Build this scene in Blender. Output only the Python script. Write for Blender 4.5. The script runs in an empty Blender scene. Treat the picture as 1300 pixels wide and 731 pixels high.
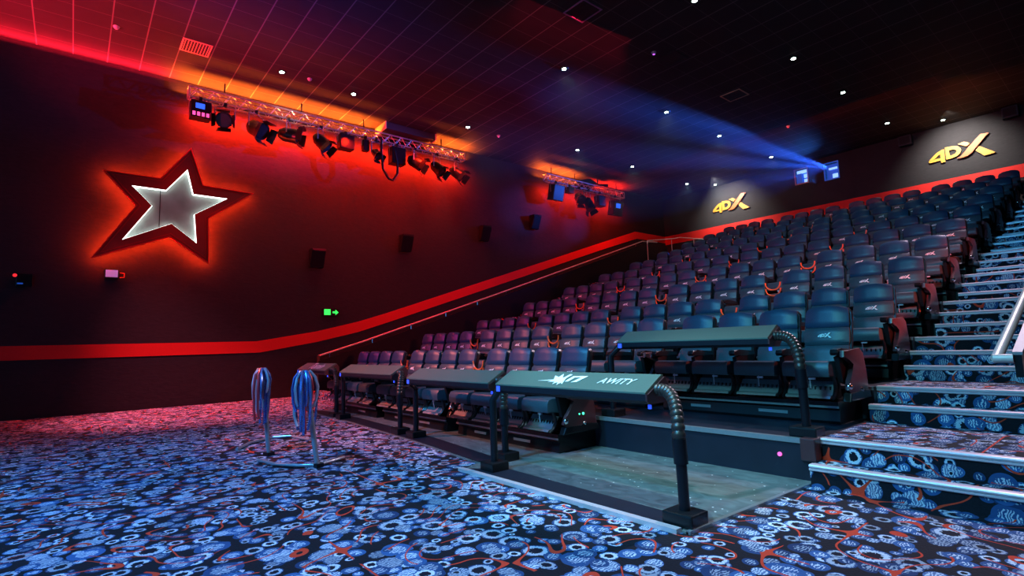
import bpy, bmesh, math, random
from mathutils import Vector, Matrix
random.seed(4)
S = bpy.context.scene
COL = S.collection

# ------------------------------------------------------------------ camera
cam_d = bpy.data.cameras.new('camera')
cam_d.sensor_width = 36.0
cam_d.lens = 674.0 / 1300.0 * 36.0
cam_d.clip_end = 100
cam = bpy.data.objects.new('camera', cam_d)
COL.objects.link(cam)
# columns: camera right, camera up, camera backward, in world axes
_R = [(0.6350767, 0.10168044, 0.76572754), (0.77179784, -0.04283002, -0.6344239), (-0.03171238, 0.9938947, -0.10567709)]
cam.matrix_world = Matrix(((*_R[0], 0.0), (*_R[1], 0.0), (*_R[2], 1.2), (0, 0, 0, 1)))
S.camera = cam

# ------------------------------------------------------------------ world, exposure
w = bpy.data.worlds.new('world'); S.world = w; w.use_nodes = True
w.node_tree.nodes['Background'].inputs[0].default_value = (0.02, 0.03, 0.08, 1)
w.node_tree.nodes['Background'].inputs[1].default_value = 0.02
vs = S.view_settings
vs.view_transform = 'Standard'; vs.look = 'None'; vs.gamma = 1.0; vs.use_curve_mapping = False
vs.exposure = 0.0
try:
    S.cycles.use_denoising = True
    S.cycles.volume_step_rate = 1.0
    S.cycles.sample_clamp_indirect = 4.0
    S.cycles.max_bounces = 6
    S.cycles.diffuse_bounces = 3
    S.cycles.glossy_bounces = 3
except Exception:
    pass

# ------------------------------------------------------------------ lights
def aim(o, src, dst):
    o.location = src
    o.rotation_euler = (Vector(dst) - Vector(src)).to_track_quat('-Z', 'Y').to_euler()

def spot(name, src, dst, col, power, deg, blend=0.5, radius=0.08):
    l = bpy.data.lights.new(name, 'SPOT'); l.color = col; l.energy = power
    l.spot_size = math.radians(deg); l.spot_blend = blend; l.shadow_soft_size = radius
    o = bpy.data.objects.new(name, l); COL.objects.link(o); aim(o, src, dst); return o

def area(name, src, dst, col, power, sx, sy, spread=180):
    l = bpy.data.lights.new(name, 'AREA'); l.shape = 'RECTANGLE'; l.size = sx; l.size_y = sy
    l.color = col; l.energy = power; l.spread = math.radians(spread)
    o = bpy.data.objects.new(name, l); COL.objects.link(o); aim(o, src, dst); return o

def strip(name, y0, y1, x, z, d, col, power, width=0.08, spread=150):
    """long lamp strip lying along the wall, shining along d"""
    o = area(name, (0, 0, 0), (0, 0, -1), col, power, y1 - y0, width, spread)
    zz = -Vector(d).normalized(); xx = Vector((0, 1, 0)); yy = zz.cross(xx).normalized()
    o.matrix_world = Matrix(((xx.x, yy.x, zz.x, x), (xx.y, yy.y, zz.y, (y0 + y1) / 2), (xx.z, yy.z, zz.z, z), (0, 0, 0, 1)))
    return o

TEAL = (0.16, 0.80, 0.90); BLUE = (0.05, 0.28, 1.0); MAG = (1.0, 0.05, 0.45); RED = (1.0, 0.016, 0.004); ORANGE = (1.0, 0.13, 0.012)
# the cinema screen in front of the seats
area('screen_light', (-6.0, -7.0, 4.0), (-6.0, 10, 2.0), (0.06, 0.40, 1.0), 170, 10, 5)
# teal stage wash over the near right of the seats
spot('teal_wash', (-1.5, -3.5, 6.5), (-3.2, 5.4, 0.8), TEAL, 2000, 50, 1.0, 0.3)
# blue-teal wash over the upper rows
spot('upper_seat_wash', (-3.0, -5.0, 7.6), (-4.6, 14.0, 3.4), (0.08, 0.50, 0.95), 3600, 36, 0.9, 0.3)
# magenta wash on the left seats
spot('magenta_wash', (-12.5, -4.0, 6.8), (-10.4, 8.0, 1.8), MAG, 2200, 42, 0.9, 0.3)
# blue wash on the carpet
spot('blue_carpet_wash', (-4.5, -2.5, 7.6), (-4.8, 1.2, 0), (0.05, 0.42, 1.0), 3500, 84, 0.9, 0.3)
spot('white_carpet_wash', (-0.8, -0.8, 7.7), (-1.8, 1.4, 0), (0.50, 0.76, 1.0), 1250, 60, 1.0, 0.2)
spot('red_carpet_wash', (-13.2, -0.5, 7.0), (-13.0, 2.2, 0), (1.0, 0.15, 0.22), 6000, 48, 0.9, 0.1)
spot('rose_wash', (-11.5, -3.5, 7.2), (-7.6, 3.5, 0.9), (1.0, 0.20, 0.15), 6500, 30, 1.0, 0.2)
# added pale fill that brightens the metal decking
spot('deck_fill', (-3.2, 2.2, 7.6), (-2.9, 3.9, 0), (0.50, 0.85, 0.92), 2300, 27, 0.9, 0.1)
spot('deck_cyan_light', (-3.9, 2.6, 5.0), (-3.75, 3.75, 0), (0.0, 0.8, 0.9), 160, 14, 1.0, 0.05)
# red light from the right of the aisle
spot('red_aisle_light', (2.5, 7.5, 3.2), (-2.4, 9.0, 1.6), (1.0, 0.09, 0.045), 2400, 84, 0.7, 0.15)
# pale light over the stair aisle
spot('stair_light', (-0.9, 12.0, 7.9), (-1.2, 7.5, 1.0), (1.0, 0.74, 0.92), 2700, 84, 0.9, 0.1)
# red wall washers behind the trusses
for y0, y1, p in ((2.0, 6.1, 750), (6.2, 10.1, 700), (13.8, 18.5, 330)):
    strip('wall_washer_lamp', y0, y1, -14.50, 7.22, (-1, 0, -0.9), RED, p * 0.9, 0.06, 180)
strip('ceiling_washer_lamp', 1.7, 6.9, -14.70, 7.58, (0.25, 0, 1), ORANGE, 430, 0.06, 150)
strip('ceiling_washer_lamp', 8.8, 10.4, -14.70, 7.58, (0.25, 0, 1), ORANGE, 120, 0.06, 150)
strip('ceiling_washer_lamp', 13.6, 15.8, -14.70, 7.58, (0.25, 0, 1), ORANGE, 160, 0.06, 150)
strip('ceiling_washer_lamp', 16.9, 18.8, -14.70, 7.58, (0.25, 0, 1), RED, 110, 0.06, 150)
for k, (y, p) in enumerate([(3.6, 160), (5.8, 320), (8.0, 320), (9.4, 150), (15.0, 120), (17.0, 120)]):
    spot('wall_red_spot', (-13.9, y, 7.20), (-14.84, y + 0.25, 5.6), RED, p, 100, 1.0, 0.1)
spot('truss_white_spot', (-12.9, 3.9, 7.9), (-14.4, 4.3, 7.5), (1.0, 0.95, 0.95), 90, 46, 1.0, 0.05)
spot('truss_white_spot', (-13.0, 8.9, 7.9), (-14.4, 9.3, 7.5), (1.0, 0.95, 0.95), 60, 40, 1.0, 0.05)
# red light up onto the ceiling along the screen end of the wall
strip('ceiling_red_lamp', -8.0, 1.7, -14.70, 7.82, (0.35, 0, 1), (1.0, 0.010, 0.030), 300, 0.10, 170)
spot('ceiling_red_spot', (-11.8, -6.0, 4.6), (-12.7, 0.2, 8.0), (1.0, 0.015, 0.05), 13000, 46, 1.0, 0.15)
spot('ceiling_blue_spot', (-8.5, 0.0, 3.0), (-9.8, 2.6, 8.0), (0.03, 0.03, 1.0), 700, 60, 1.0, 0.2)
spot('ceiling_purple_spot', (-9.5, 9.0, 4.5), (-11.5, 9.5, 8.0), (0.5, 0.015, 0.28), 170, 85, 1.0, 0.2)
spot('ceiling_orange_spot', (-3.0, 18.0, 6.2), (-2.9, 20.0, 8.0), (1.0, 0.12, 0.03), 60, 90, 1.0, 0.2)
# added red fill that brightens the stripe on the side wall
area('red_stripe_fill', (-7.0, 8.0, 7.8), (-14.8, 9.0, 3.2), (1.0, 0.02, 0.06), 95, 3, 0.6, 120)
spot('star_red_fill', (-9.5, 1.9, 5.2), (-14.6, 1.85, 4.8), (1.0, 0.03, 0.01), 110, 30, 0.9, 0.1)  # added fill to brighten the red star face
# lamps over the two wall logos
for x in (-11.35, -3.5):
    spot('logo_spot', (x, 20.6, 7.96), (x, 22.05, 6.75), (1.0, 0.97, 0.88), 800, 100, 1.0, 0.04)
area('back_red_fill', (-8.0, 17.5, 7.9), (-8.0, 22.0, 5.8), (1.0, 0.06, 0.02), 60, 10, 0.5, 120)  # added red fill, lifts the stripe on the back wall

# ------------------------------------------------------------------ materials
def mat(name, col, rough=0.5, metal=0.0, bump=0.0, bscale=40.0, var=0.12, spec=0.5, emit=None, estr=0.0):
    m = bpy.data.materials.new(name); m.use_nodes = True
    nt = m.node_tree; b = nt.nodes['Principled BSDF']
    b.inputs['Roughness'].default_value = rough; b.inputs['Metallic'].default_value = metal
    b.inputs['Specular IOR Level'].default_value = spec
    tc = nt.nodes.new('ShaderNodeTexCoord'); n = nt.nodes.new('ShaderNodeTexNoise')
    n.inputs['Scale'].default_value = bscale; n.inputs['Detail'].default_value = 3
    nt.links.new(tc.outputs['Object'], n.inputs['Vector'])
    r = nt.nodes.new('ShaderNodeMix'); r.data_type = 'RGBA'
    r.inputs['A'].default_value = (*[c * (1 - var) for c in col], 1); r.inputs['B'].default_value = (*[min(1, c * (1 + var)) for c in col], 1)
    nt.links.new(n.outputs['Fac'], r.inputs['Factor']); nt.links.new(r.outputs['Result'], b.inputs['Base Color'])
    if bump:
        bp = nt.nodes.new('ShaderNodeBump'); bp.inputs['Strength'].default_value = bump; bp.inputs['Distance'].default_value = 0.01
        nt.links.new(n.outputs['Fac'], bp.inputs['Height']); nt.links.new(bp.outputs['Normal'], b.inputs['Normal'])
    if emit:
        b.inputs['Emission Color'].default_value = (*emit, 1); b.inputs['Emission Strength'].default_value = estr
    return m

def math_node(nt, op, a, b=None, c=None):
    n = nt.nodes.new('ShaderNodeMath'); n.operation = op
    for k, v in enumerate((a, b, c)):
        if v is None: continue
        if isinstance(v, (int, float)): n.inputs[k].default_value = v
        else: nt.links.new(v, n.inputs[k])
    return n.outputs[0]

def mixc(nt, f, a, b):
    n = nt.nodes.new('ShaderNodeMix'); n.data_type = 'RGBA'
    for key, v in (('Factor', f), ('A', a), ('B', b)):
        if isinstance(v, tuple): n.inputs[key].default_value = (*v, 1)
        elif isinstance(v, (int, float)): n.inputs[key].default_value = v
        else: nt.links.new(v, n.inputs[key])
    return n.outputs['Result']

def carpet():
    m = bpy.data.materials.new('patterned_carpet'); m.use_nodes = True
    nt = m.node_tree; b = nt.nodes['Principled BSDF']
    g = nt.nodes.new('ShaderNodeNewGeometry'); sp = nt.nodes.new('ShaderNodeSeparateXYZ')
    nt.links.new(g.outputs['Position'], sp.inputs[0])
    yz = math_node(nt, 'ADD', sp.outputs[1], sp.outputs[2])
    cb = nt.nodes.new('ShaderNodeCombineXYZ'); nt.links.new(sp.outputs[0], cb.inputs[0]); nt.links.new(yz, cb.inputs[1])
    P = cb.outputs[0]
    nz = nt.nodes.new('ShaderNodeTexNoise'); nz.inputs['Scale'].default_value = 6.0; nz.inputs['Detail'].default_value = 1
    nt.links.new(P, nz.inputs['Vector'])
    wv = nt.nodes.new('ShaderNodeVectorMath'); wv.operation = 'SCALE'; wv.inputs['Scale'].default_value = 0.035
    nt.links.new(nz.outputs['Color'], wv.inputs[0])
    ad = nt.nodes.new('ShaderNodeVectorMath'); nt.links.new(P, ad.inputs[0]); nt.links.new(wv.outputs[0], ad.inputs[1])
    PW = ad.outputs[0]
    def vor(scale, rnd, off):
        o = nt.nodes.new('ShaderNodeVectorMath'); o.inputs[1].default_value = off; nt.links.new(PW, o.inputs[0])
        v = nt.nodes.new('ShaderNodeTexVoronoi'); v.voronoi_dimensions = '2D'; v.inputs['Scale'].default_value = scale
        v.inputs['Randomness'].default_value = rnd; nt.links.new(o.outputs[0], v.inputs['Vector'])
        s = nt.nodes.new('ShaderNodeSeparateColor'); nt.links.new(v.outputs['Color'], s.inputs[0])
        return v, s
    def band(d, lo, hi):
        return math_node(nt, 'MULTIPLY', math_node(nt, 'GREATER_THAN', d, lo), math_node(nt, 'LESS_THAN', d, hi))
    fine = nt.nodes.new('ShaderNodeTexNoise'); fine.inputs['Scale'].default_value = 70.0; fine.inputs['Detail'].default_value = 1
    nt.links.new(P, fine.inputs['Vector'])
    wav = nt.nodes.new('ShaderNodeTexWave'); wav.inputs['Scale'].default_value = 17.0; wav.inputs['Distortion'].default_value = 9.0
    wav.inputs['Detail Scale'].default_value = 1.6; nt.links.new(PW, wav.inputs['Vector'])
    hatch = math_node(nt, 'GREATER_THAN', wav.outputs['Fac'], 0.55)
    c = mixc(nt, fine.outputs['Fac'], (0.003, 0.004, 0.007), (0.008, 0.010, 0.018))
    for li, (scale, off, rmin, rvar) in enumerate(((6.6, (3.3, 1.7, 0), 0.20, 0.22), (4.7, (0, 0, 0), 0.20, 0.28), (5.3, (8.2, 5.9, 0), 0.10, 0.26))):
        v1, c1 = vor(scale, 0.85, off)
        size = math_node(nt, 'MULTIPLY_ADD', c1.outputs[0], rvar, rmin)
        rel = math_node(nt, 'DIVIDE', v1.outputs['Distance'], size)
        rough_rel = math_node(nt, 'ADD', rel, math_node(nt, 'MULTIPLY_ADD', fine.outputs['Fac'], 0.55, -0.28))   # ragged edges
        disc = math_node(nt, 'LESS_THAN', rel, 1.0)
        kind = c1.outputs[1]
        isring = math_node(nt, 'LESS_THAN', kind, 0.38); ispale = math_node(nt, 'GREATER_THAN', kind, 0.78)
        ishat = math_node(nt, 'SUBTRACT', 1.0, math_node(nt, 'MAXIMUM', isring, ispale))
        body = mixc(nt, c1.outputs[2], (0.008, 0.026, 0.085), (0.035, 0.11, 0.30))
        c = mixc(nt, disc, c, body)
        hole = math_node(nt, 'MULTIPLY', math_node(nt, 'LESS_THAN', rel, 0.52), isring)
        c = mixc(nt, hole, c, (0.004, 0.006, 0.016))
        w1 = math_node(nt, 'MULTIPLY', band(rough_rel, 0.50, 0.84), isring)
        w2 = math_node(nt, 'MULTIPLY', math_node(nt, 'MULTIPLY', math_node(nt, 'LESS_THAN', rough_rel, 0.60), hatch), ishat)
        w3 = math_node(nt, 'MULTIPLY', math_node(nt, 'MULTIPLY', math_node(nt, 'LESS_THAN', rough_rel, 0.88), math_node(nt, 'MAXIMUM', hatch, 0.15)), ispale)
        white = math_node(nt, 'MULTIPLY', math_node(nt, 'MAXIMUM', w1, math_node(nt, 'MAXIMUM', w2, w3)), math_node(nt, 'MULTIPLY_ADD', c1.outputs[2], 0.6, 0.4))
        c = mixc(nt, white, c, (0.64, 0.68, 0.78))
    # red and orange looping lines
    ln = nt.nodes.new('ShaderNodeTexNoise'); ln.inputs['Scale'].default_value = 2.3; ln.inputs['Detail'].default_value = 0.0
    nt.links.new(P, ln.inputs['Vector'])
    fr = math_node(nt, 'FRACT', math_node(nt, 'MULTIPLY', ln.outputs['Fac'], 7.0))
    line = band(fr, 0.45, 0.545)
    lm = nt.nodes.new('ShaderNodeTexNoise'); lm.inputs['Scale'].default_value = 3.1; lm.inputs['Detail'].default_value = 0.0
    o2 = nt.nodes.new('ShaderNodeVectorMath'); o2.inputs[1].default_value = (7.1, 2.2, 0); nt.links.new(P, o2.inputs[0]); nt.links.new(o2.outputs[0], lm.inputs['Vector'])
    line = math_node(nt, 'MULTIPLY', line, math_node(nt, 'GREATER_THAN', lm.outputs['Fac'], 0.46))
    c = mixc(nt, line, c, (0.60, 0.045, 0.02))
    nt.links.new(c, b.inputs['Base Color'])
    b.inputs['Roughness'].default_value = 0.85; b.inputs['Specular IOR Level'].default_value = 0.2
    bp = nt.nodes.new('ShaderNodeBump'); bp.inputs['Strength'].default_value = 0.4; bp.inputs['Distance'].default_value = 0.006
    nt.links.new(fine.outputs['Fac'], bp.inputs['Height']); nt.links.new(bp.outputs['Normal'], b.inputs['Normal'])
    return m

def ceiling_mat():
    m = bpy.data.materials.new('ceiling_tiles'); m.use_nodes = True
    nt = m.node_tree; b = nt.nodes['Principled BSDF']
    g = nt.nodes.new('ShaderNodeNewGeometry'); sp = nt.nodes.new('ShaderNodeSeparateXYZ'); nt.links.new(g.outputs['Position'], sp.inputs[0])
    def grid(o, off, pitch):
        f = math_node(nt, 'FRACT', math_node(nt, 'DIVIDE', math_node(nt, 'ADD', o, off + 60 * pitch), pitch))
        return f
    fx = grid(sp.outputs[0], 12.68, 0.56); fy = grid(sp.outputs[1], -1.55, 0.61)
    lx = math_node(nt, 'LESS_THAN', fx, 0.02); ly = math_node(nt, 'LESS_THAN', fy, 0.038)
    l = math_node(nt, 'MAXIMUM', math_node(nt, 'MULTIPLY', lx, 0.6), ly)
    n = nt.nodes.new('ShaderNodeTexNoise'); n.inputs['Scale'].default_value = 60
    tile = mixc(nt, n.outputs['Fac'], (0.032, 0.030, 0.032), (0.046, 0.043, 0.046))
    c = mixc(nt, l, tile, (0.17, 0.155, 0.155))
    nt.links.new(c, b.inputs['Base Color']); b.inputs['Roughness'].default_value = 0.7; b.inputs['Specular IOR Level'].default_value = 0.15
    return m

def wall_mat():
    m = bpy.data.materials.new('black_wall_fabric'); m.use_nodes = True
    nt = m.node_tree; b = nt.nodes['Principled BSDF']
    g = nt.nodes.new('ShaderNodeNewGeometry')
    mp = nt.nodes.new('ShaderNodeMapping'); mp.inputs['Scale'].default_value = (1, 1.0, 3.0); nt.links.new(g.outputs['Position'], mp.inputs['Vector'])
    n = nt.nodes.new('ShaderNodeTexNoise'); n.inputs['Scale'].default_value = 5.0; n.inputs['Detail'].default_value = 4; n.inputs['Distortion'].default_value = 1.2
    nt.links.new(mp.outputs[0], n.inputs['Vector'])
    c = mixc(nt, n.outputs['Fac'], (0.020, 0.018, 0.020), (0.034, 0.030, 0.033)); nt.links.new(c, b.inputs['Base Color'])
    bp = nt.nodes.new('ShaderNodeBump'); bp.inputs['Strength'].default_value = 0.35; bp.inputs['Distance'].default_value = 0.015
    nt.links.new(n.outputs['Fac'], bp.inputs['Height']); nt.links.new(bp.outputs['Normal'], b.inputs['Normal'])
    b.inputs['Roughness'].default_value = 0.75; b.inputs['Specular IOR Level'].default_value = 0.12
    return m

def plate_mat():
    m = bpy.data.materials.new('mottled_glint_decking'); m.use_nodes = True
    nt = m.node_tree; b = nt.nodes['Principled BSDF']
    g = nt.nodes.new('ShaderNodeNewGeometry')
    mp = nt.nodes.new('ShaderNodeMapping'); mp.inputs['Scale'].default_value = (1, 1.7, 1); nt.links.new(g.outputs['Position'], mp.inputs['Vector'])
    n = nt.nodes.new('ShaderNodeTexNoise'); n.inputs['Scale'].default_value = 4.5; n.inputs['Detail'].default_value = 8; n.inputs['Distortion'].default_value = 1.4
    nt.links.new(mp.outputs[0], n.inputs['Vector'])
    c = mixc(nt, n.outputs['Fac'], (0.012, 0.018, 0.020), (0.27, 0.34, 0.34))
    v = nt.nodes.new('ShaderNodeTexVoronoi'); v.inputs['Scale'].default_value = 17; nt.links.new(g.outputs['Position'], v.inputs['Vector'])
    s = nt.nodes.new('ShaderNodeSeparateColor'); nt.links.new(v.outputs['Color'], s.inputs[0])
    fl = math_node(nt, 'MULTIPLY', math_node(nt, 'LESS_THAN', v.outputs['Distance'], 0.13), math_node(nt, 'GREATER_THAN', s.outputs[0], 0.72))  # pale flecks paint sparkle glints into the decking colour
    c = mixc(nt, fl, c, (0.9, 0.95, 0.95)); nt.links.new(c, b.inputs['Base Color'])
    b.inputs['Roughness'].default_value = 0.38; b.inputs['Metallic'].default_value = 0.25
    bp = nt.nodes.new('ShaderNodeBump'); bp.inputs['Strength'].default_value = 0.3; bp.inputs['Distance'].default_value = 0.01
    nt.links.new(n.outputs['Fac'], bp.inputs['Height']); nt.links.new(bp.outputs['Normal'], b.inputs['Normal'])
    return m

def star_face_mat():
    m = bpy.data.materials.new('studded_red_panel'); m.use_nodes = True
    nt = m.node_tree; b = nt.nodes['Principled BSDF']
    g = nt.nodes.new('ShaderNodeNewGeometry')
    v = nt.nodes.new('ShaderNodeTexVoronoi'); v.inputs['Scale'].default_value = 14; v.inputs['Randomness'].default_value = 0.1
    nt.links.new(g.outputs['Position'], v.inputs['Vector'])
    f = math_node(nt, 'LESS_THAN', v.outputs['Distance'], 0.36)
    c = mixc(nt, f, (0.30, 0.010, 0.006), (0.72, 0.03, 0.018)); nt.links.new(c, b.inputs['Base Color'])
    bp = nt.nodes.new('ShaderNodeBump'); bp.inputs['Strength'].default_value = 0.8; bp.inputs['Distance'].default_value = 0.02
    nt.links.new(f, bp.inputs['Height']); nt.links.new(bp.outputs['Normal'], b.inputs['Normal'])
    b.inputs['Roughness'].default_value = 0.5
    return m

def glow(name, col, strength):
    return mat(name, col, 0.5, emit=col, estr=strength, var=0.02)

M = {
    'carpet': carpet(), 'ceiling': ceiling_mat(), 'wall': wall_mat(), 'plate': plate_mat(), 'star': star_face_mat(),
    'black': mat('black_paint', (0.006, 0.006, 0.008), 0.55, bump=0.1, spec=0.2),
    'gloss': mat('black_plastic', (0.007, 0.008, 0.010), 0.28, bump=0.05, bscale=90, spec=0.3),
    'endpanel': mat('side_panel_plastic', (0.06, 0.022, 0.026), 0.32, bump=0.05),
    'navy': mat('navy_vinyl', (0.010, 0.042, 0.095), 0.42, bump=0.12, bscale=60, var=0.2),
    'slate': mat('slate_vinyl', (0.032, 0.062, 0.085), 0.42, bump=0.12, bscale=60, var=0.2),
    'print': mat('white_print', (0.95, 0.96, 0.97), 0.5),
    'steel': mat('brushed_steel', (0.66, 0.56, 0.62), 0.34, 0.35, bump=0.03, bscale=120),
    'chrome': mat('chrome_tube', (0.75, 0.77, 0.8), 0.12, 1.0), 'standmetal': mat('dark_polished_tube', (0.42, 0.45, 0.52), 0.26, 0.55),
    'alu': mat('aluminium_truss', (0.70, 0.70, 0.72), 0.3, 0.9),
    'grille': mat('grey_metal_grille', (0.30, 0.33, 0.36), 0.35, 0.6),
    'redpaint': mat('red_paint', (0.62, 0.020, 0.016), 0.6, bump=0.05, spec=0.2),
    'barrier': mat('barrier_top_vinyl', (0.085, 0.125, 0.105), 0.42, bump=0.06, bscale=80),
    'barrierdark': mat('barrier_under_vinyl', (0.009, 0.011, 0.018), 0.4, spec=0.25),
    'tube': mat('black_steel_tube', (0.006, 0.007, 0.011), 0.3, spec=0.3),
    'hose': mat('ribbed_hose', (0.03, 0.022, 0.02), 0.35),
    'riser': mat('blue_black_riser', (0.010, 0.013, 0.024), 0.4, bump=0.05, bscale=6, var=0.3, spec=0.35),
    'orange': mat('orange_strap', (0.85, 0.13, 0.035), 0.35),
    'gold': None, 'goldorange': mat('orange_sign', (0.50, 0.085, 0.006), 0.5), 'yellow': mat('amber_sign', (0.50, 0.23, 0.015), 0.5),
    'greypad': mat('grey_capping', (0.20, 0.20, 0.22), 0.5),
    'lampglass': glow('downlight_lens', (0.70, 1.0, 0.86), 30),
    'bluelens': glow('blue_lens', (0.02, 0.14, 1.0), 1.1), 'led': glow('blue_led', (0.03, 0.09, 1.0), 1.0),
    'greenled': glow('green_led', (0.05, 0.9, 0.4), 3), 'green': glow('green_sign', (0.02, 1.0, 0.12), 1.2),
    'redled': glow('red_led', (1.0, 0.03, 0.04), 1.0), 'pinkled': glow('pink_led', (1.0, 0.12, 0.5), 1.0),
    'ledstrip': glow('red_led_strip', (1.0, 0.035, 0.006), 240),
    'whitestrip': glow('white_led_strip', (0.90, 1.0, 0.95), 3.6),
    'lightbox': mat('lightbox_back', (0.20, 0.22, 0.21), 0.45, bump=0.2, bscale=3, var=0.5),
    'booth': glow('booth_light', (0.30, 0.62, 1.0), 1.1), 'boothblue': glow('booth_blue', (0.02, 0.13, 0.7), 0.35),
    'violet': glow('violet_sensor', (0.5, 0.1, 0.9), 2), 'paleface': mat('pale_face', (0.55, 0.5, 0.6), 0.5),
    'ventframe': mat('vent_frame', (0.85, 0.50, 0.30), 0.5), 'darkvent': mat('dark_vent', (0.02, 0.018, 0.02), 0.6),
    'railpaint': mat('pale_rail', (0.60, 0.52, 0.48), 0.4, 0.1), 'cable': mat('blue_glint_cable', (0.22, 0.32, 0.75), 0.22, 0.75), 'cable_red_glint': mat('red_glint_cable', (0.55, 0.06, 0.08), 0.25, 0.3), 'cable_pale_glint': mat('pale_glint_cable', (0.55, 0.65, 0.8), 0.2, 0.5), 'lens': mat('dark_lens', (0.03, 0.03, 0.04), 0.06, 0.2),  # blue, red and pale cables: coloured highlights painted as strand colours
}

# ------------------------------------------------------------------ mesh helpers
class MB:
    def __init__(self): self.bm = bmesh.new(); self.T = Matrix.Identity(4)
    def v(self, p): return self.bm.verts.new(self.T @ Vector(p))
    def box(self, x0, x1, y0, y1, z0, z1, bev=0.0):
        vs = [self.v((x, y, z)) for x in (x0, x1) for y in (y0, y1) for z in (z0, z1)]
        fs = [self.bm.faces.new([vs[i] for i in q]) for q in ((0, 1, 3, 2), (4, 6, 7, 5), (0, 4, 5, 1), (2, 3, 7, 6), (0, 2, 6, 4), (1, 5, 7, 3))]
        if bev:
            es = list({e for f in fs for e in f.edges})
            bmesh.ops.bevel(self.bm, geom=es, offset=bev, segments=2, affect='EDGES', profile=0.6)
        return self
    def prism(self, pts, axis, a, b, bev=0.0):
        # pts in the plane normal to the axis: x -> (y,z), y -> (x,z), z -> (x,y)
        def P(p, t): return (t, p[0], p[1]) if axis == 'x' else ((p[0], t, p[1]) if axis == 'y' else (p[0], p[1], t))
        A = [self.v(P(p, a)) for p in pts]; B = [self.v(P(p, b)) for p in pts]
        n = len(pts); fs = [self.bm.faces.new(A), self.bm.faces.new(B[::-1])]
        for i in range(n): fs.append(self.bm.faces.new((A[i], B[i], B[(i + 1) % n], A[(i + 1) % n])))
        if bev:
            es = [e for f in fs[:2] for e in f.edges]
            bmesh.ops.bevel(self.bm, geom=es, offset=bev, segments=2, affect='EDGES', profile=0.6)
        return self
    def tube(self, path, r, seg=8, closed=False):
        path = [Vector(p) for p in path]; n = len(path); rings = []
        rr = r if isinstance(r, (list, tuple)) else [r] * n
        up = Vector((0, 0, 1)); prev = None
        for i, p in enumerate(path):
            t = (path[min(i + 1, n - 1)] - path[max(i - 1, 0)]).normalized()
            if prev is None:
                a = t.orthogonal().normalized()
            else:
                a = (prev - t * prev.dot(t)).normalized()
            prev = a; b = t.cross(a)
            rings.append([self.v(p + (a * math.cos(2 * math.pi * k / seg) + b * math.sin(2 * math.pi * k / seg)) * rr[i]) for k in range(seg)])
        for i in range(n - 1):
            for k in range(seg):
                self.bm.faces.new((rings[i][k], rings[i][(k + 1) % seg], rings[i + 1][(k + 1) % seg], rings[i + 1][k]))
        self.bm.faces.new(rings[0][::-1]); self.bm.faces.new(rings[-1])
        return self
    def cyl(self, p0, p1, r, seg=16): return self.tube([p0, p1], r, seg)
    def loft(self, secs):
        R = [[self.v(p) for p in s] for s in secs]; n = len(R[0])
        for i in range(len(R) - 1):
            for k in range(n): self.bm.faces.new((R[i][k], R[i][(k + 1) % n], R[i + 1][(k + 1) % n], R[i + 1][k]))
        self.bm.faces.new(R[0][::-1]); self.bm.faces.new(R[-1]); return self
    def ball(self, c, r):
        bmesh.ops.create_uvsphere(self.bm, u_segments=12, v_segments=8, radius=r, matrix=self.T @ Matrix.Translation(c)); return self
    def mesh(self, name, m, smooth=False):
        bmesh.ops.recalc_face_normals(self.bm, faces=self.bm.faces)
        me = bpy.data.meshes.new(name); self.bm.to_mesh(me); self.bm.free()
        me.materials.append(m)
        if smooth:
            for p in me.polygons: p.use_smooth = True
            try: me.set_sharp_from_angle(angle=math.radians(38))
            except Exception: pass
        return me
    def build(self, name, m, parent=None, smooth=False):
        return link(name, self.mesh(name, m, smooth), parent)

def link(name, me, parent=None):
    o = bpy.data.objects.new(name, me); COL.objects.link(o)
    if parent is not None: o.parent = parent
    return o

def tag(o, label=None, cat=None, group=None, kind=None):
    if label: o['label'] = label
    if cat: o['category'] = cat
    if group: o['group'] = group
    if kind: o['kind'] = kind
    return o

def thing(name, label, cat, loc=(0, 0, 0), rz=0.0, group=None):
    o = bpy.data.objects.new(name, None); COL.objects.link(o); o.empty_display_size = 0.1
    o.location = loc; o.rotation_euler = (0, 0, rz); return tag(o, label, cat, group)

def dup(root, loc, rz=None):
    r = root.copy(); COL.objects.link(r); r.location = loc
    if rz is not None: r.rotation_euler = (0, 0, rz)
    for ch in KIDS[root.name]:
        c = ch.copy(); COL.objects.link(c); c.parent = r
        for g in KIDS.get(ch.name, []):
            d = g.copy(); COL.objects.link(d); d.parent = c
    return r
KIDS = {}
def note_kids(root):
    allo = list(COL.objects)
    KIDS[root.name] = [o for o in allo if o.parent == root]
    for c in KIDS[root.name]: KIDS[c.name] = [o for o in allo if o.parent == c]

def struct(name, mb, m, smooth=False):
    return tag(mb.build(name, m, None, smooth), kind='structure')

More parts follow.
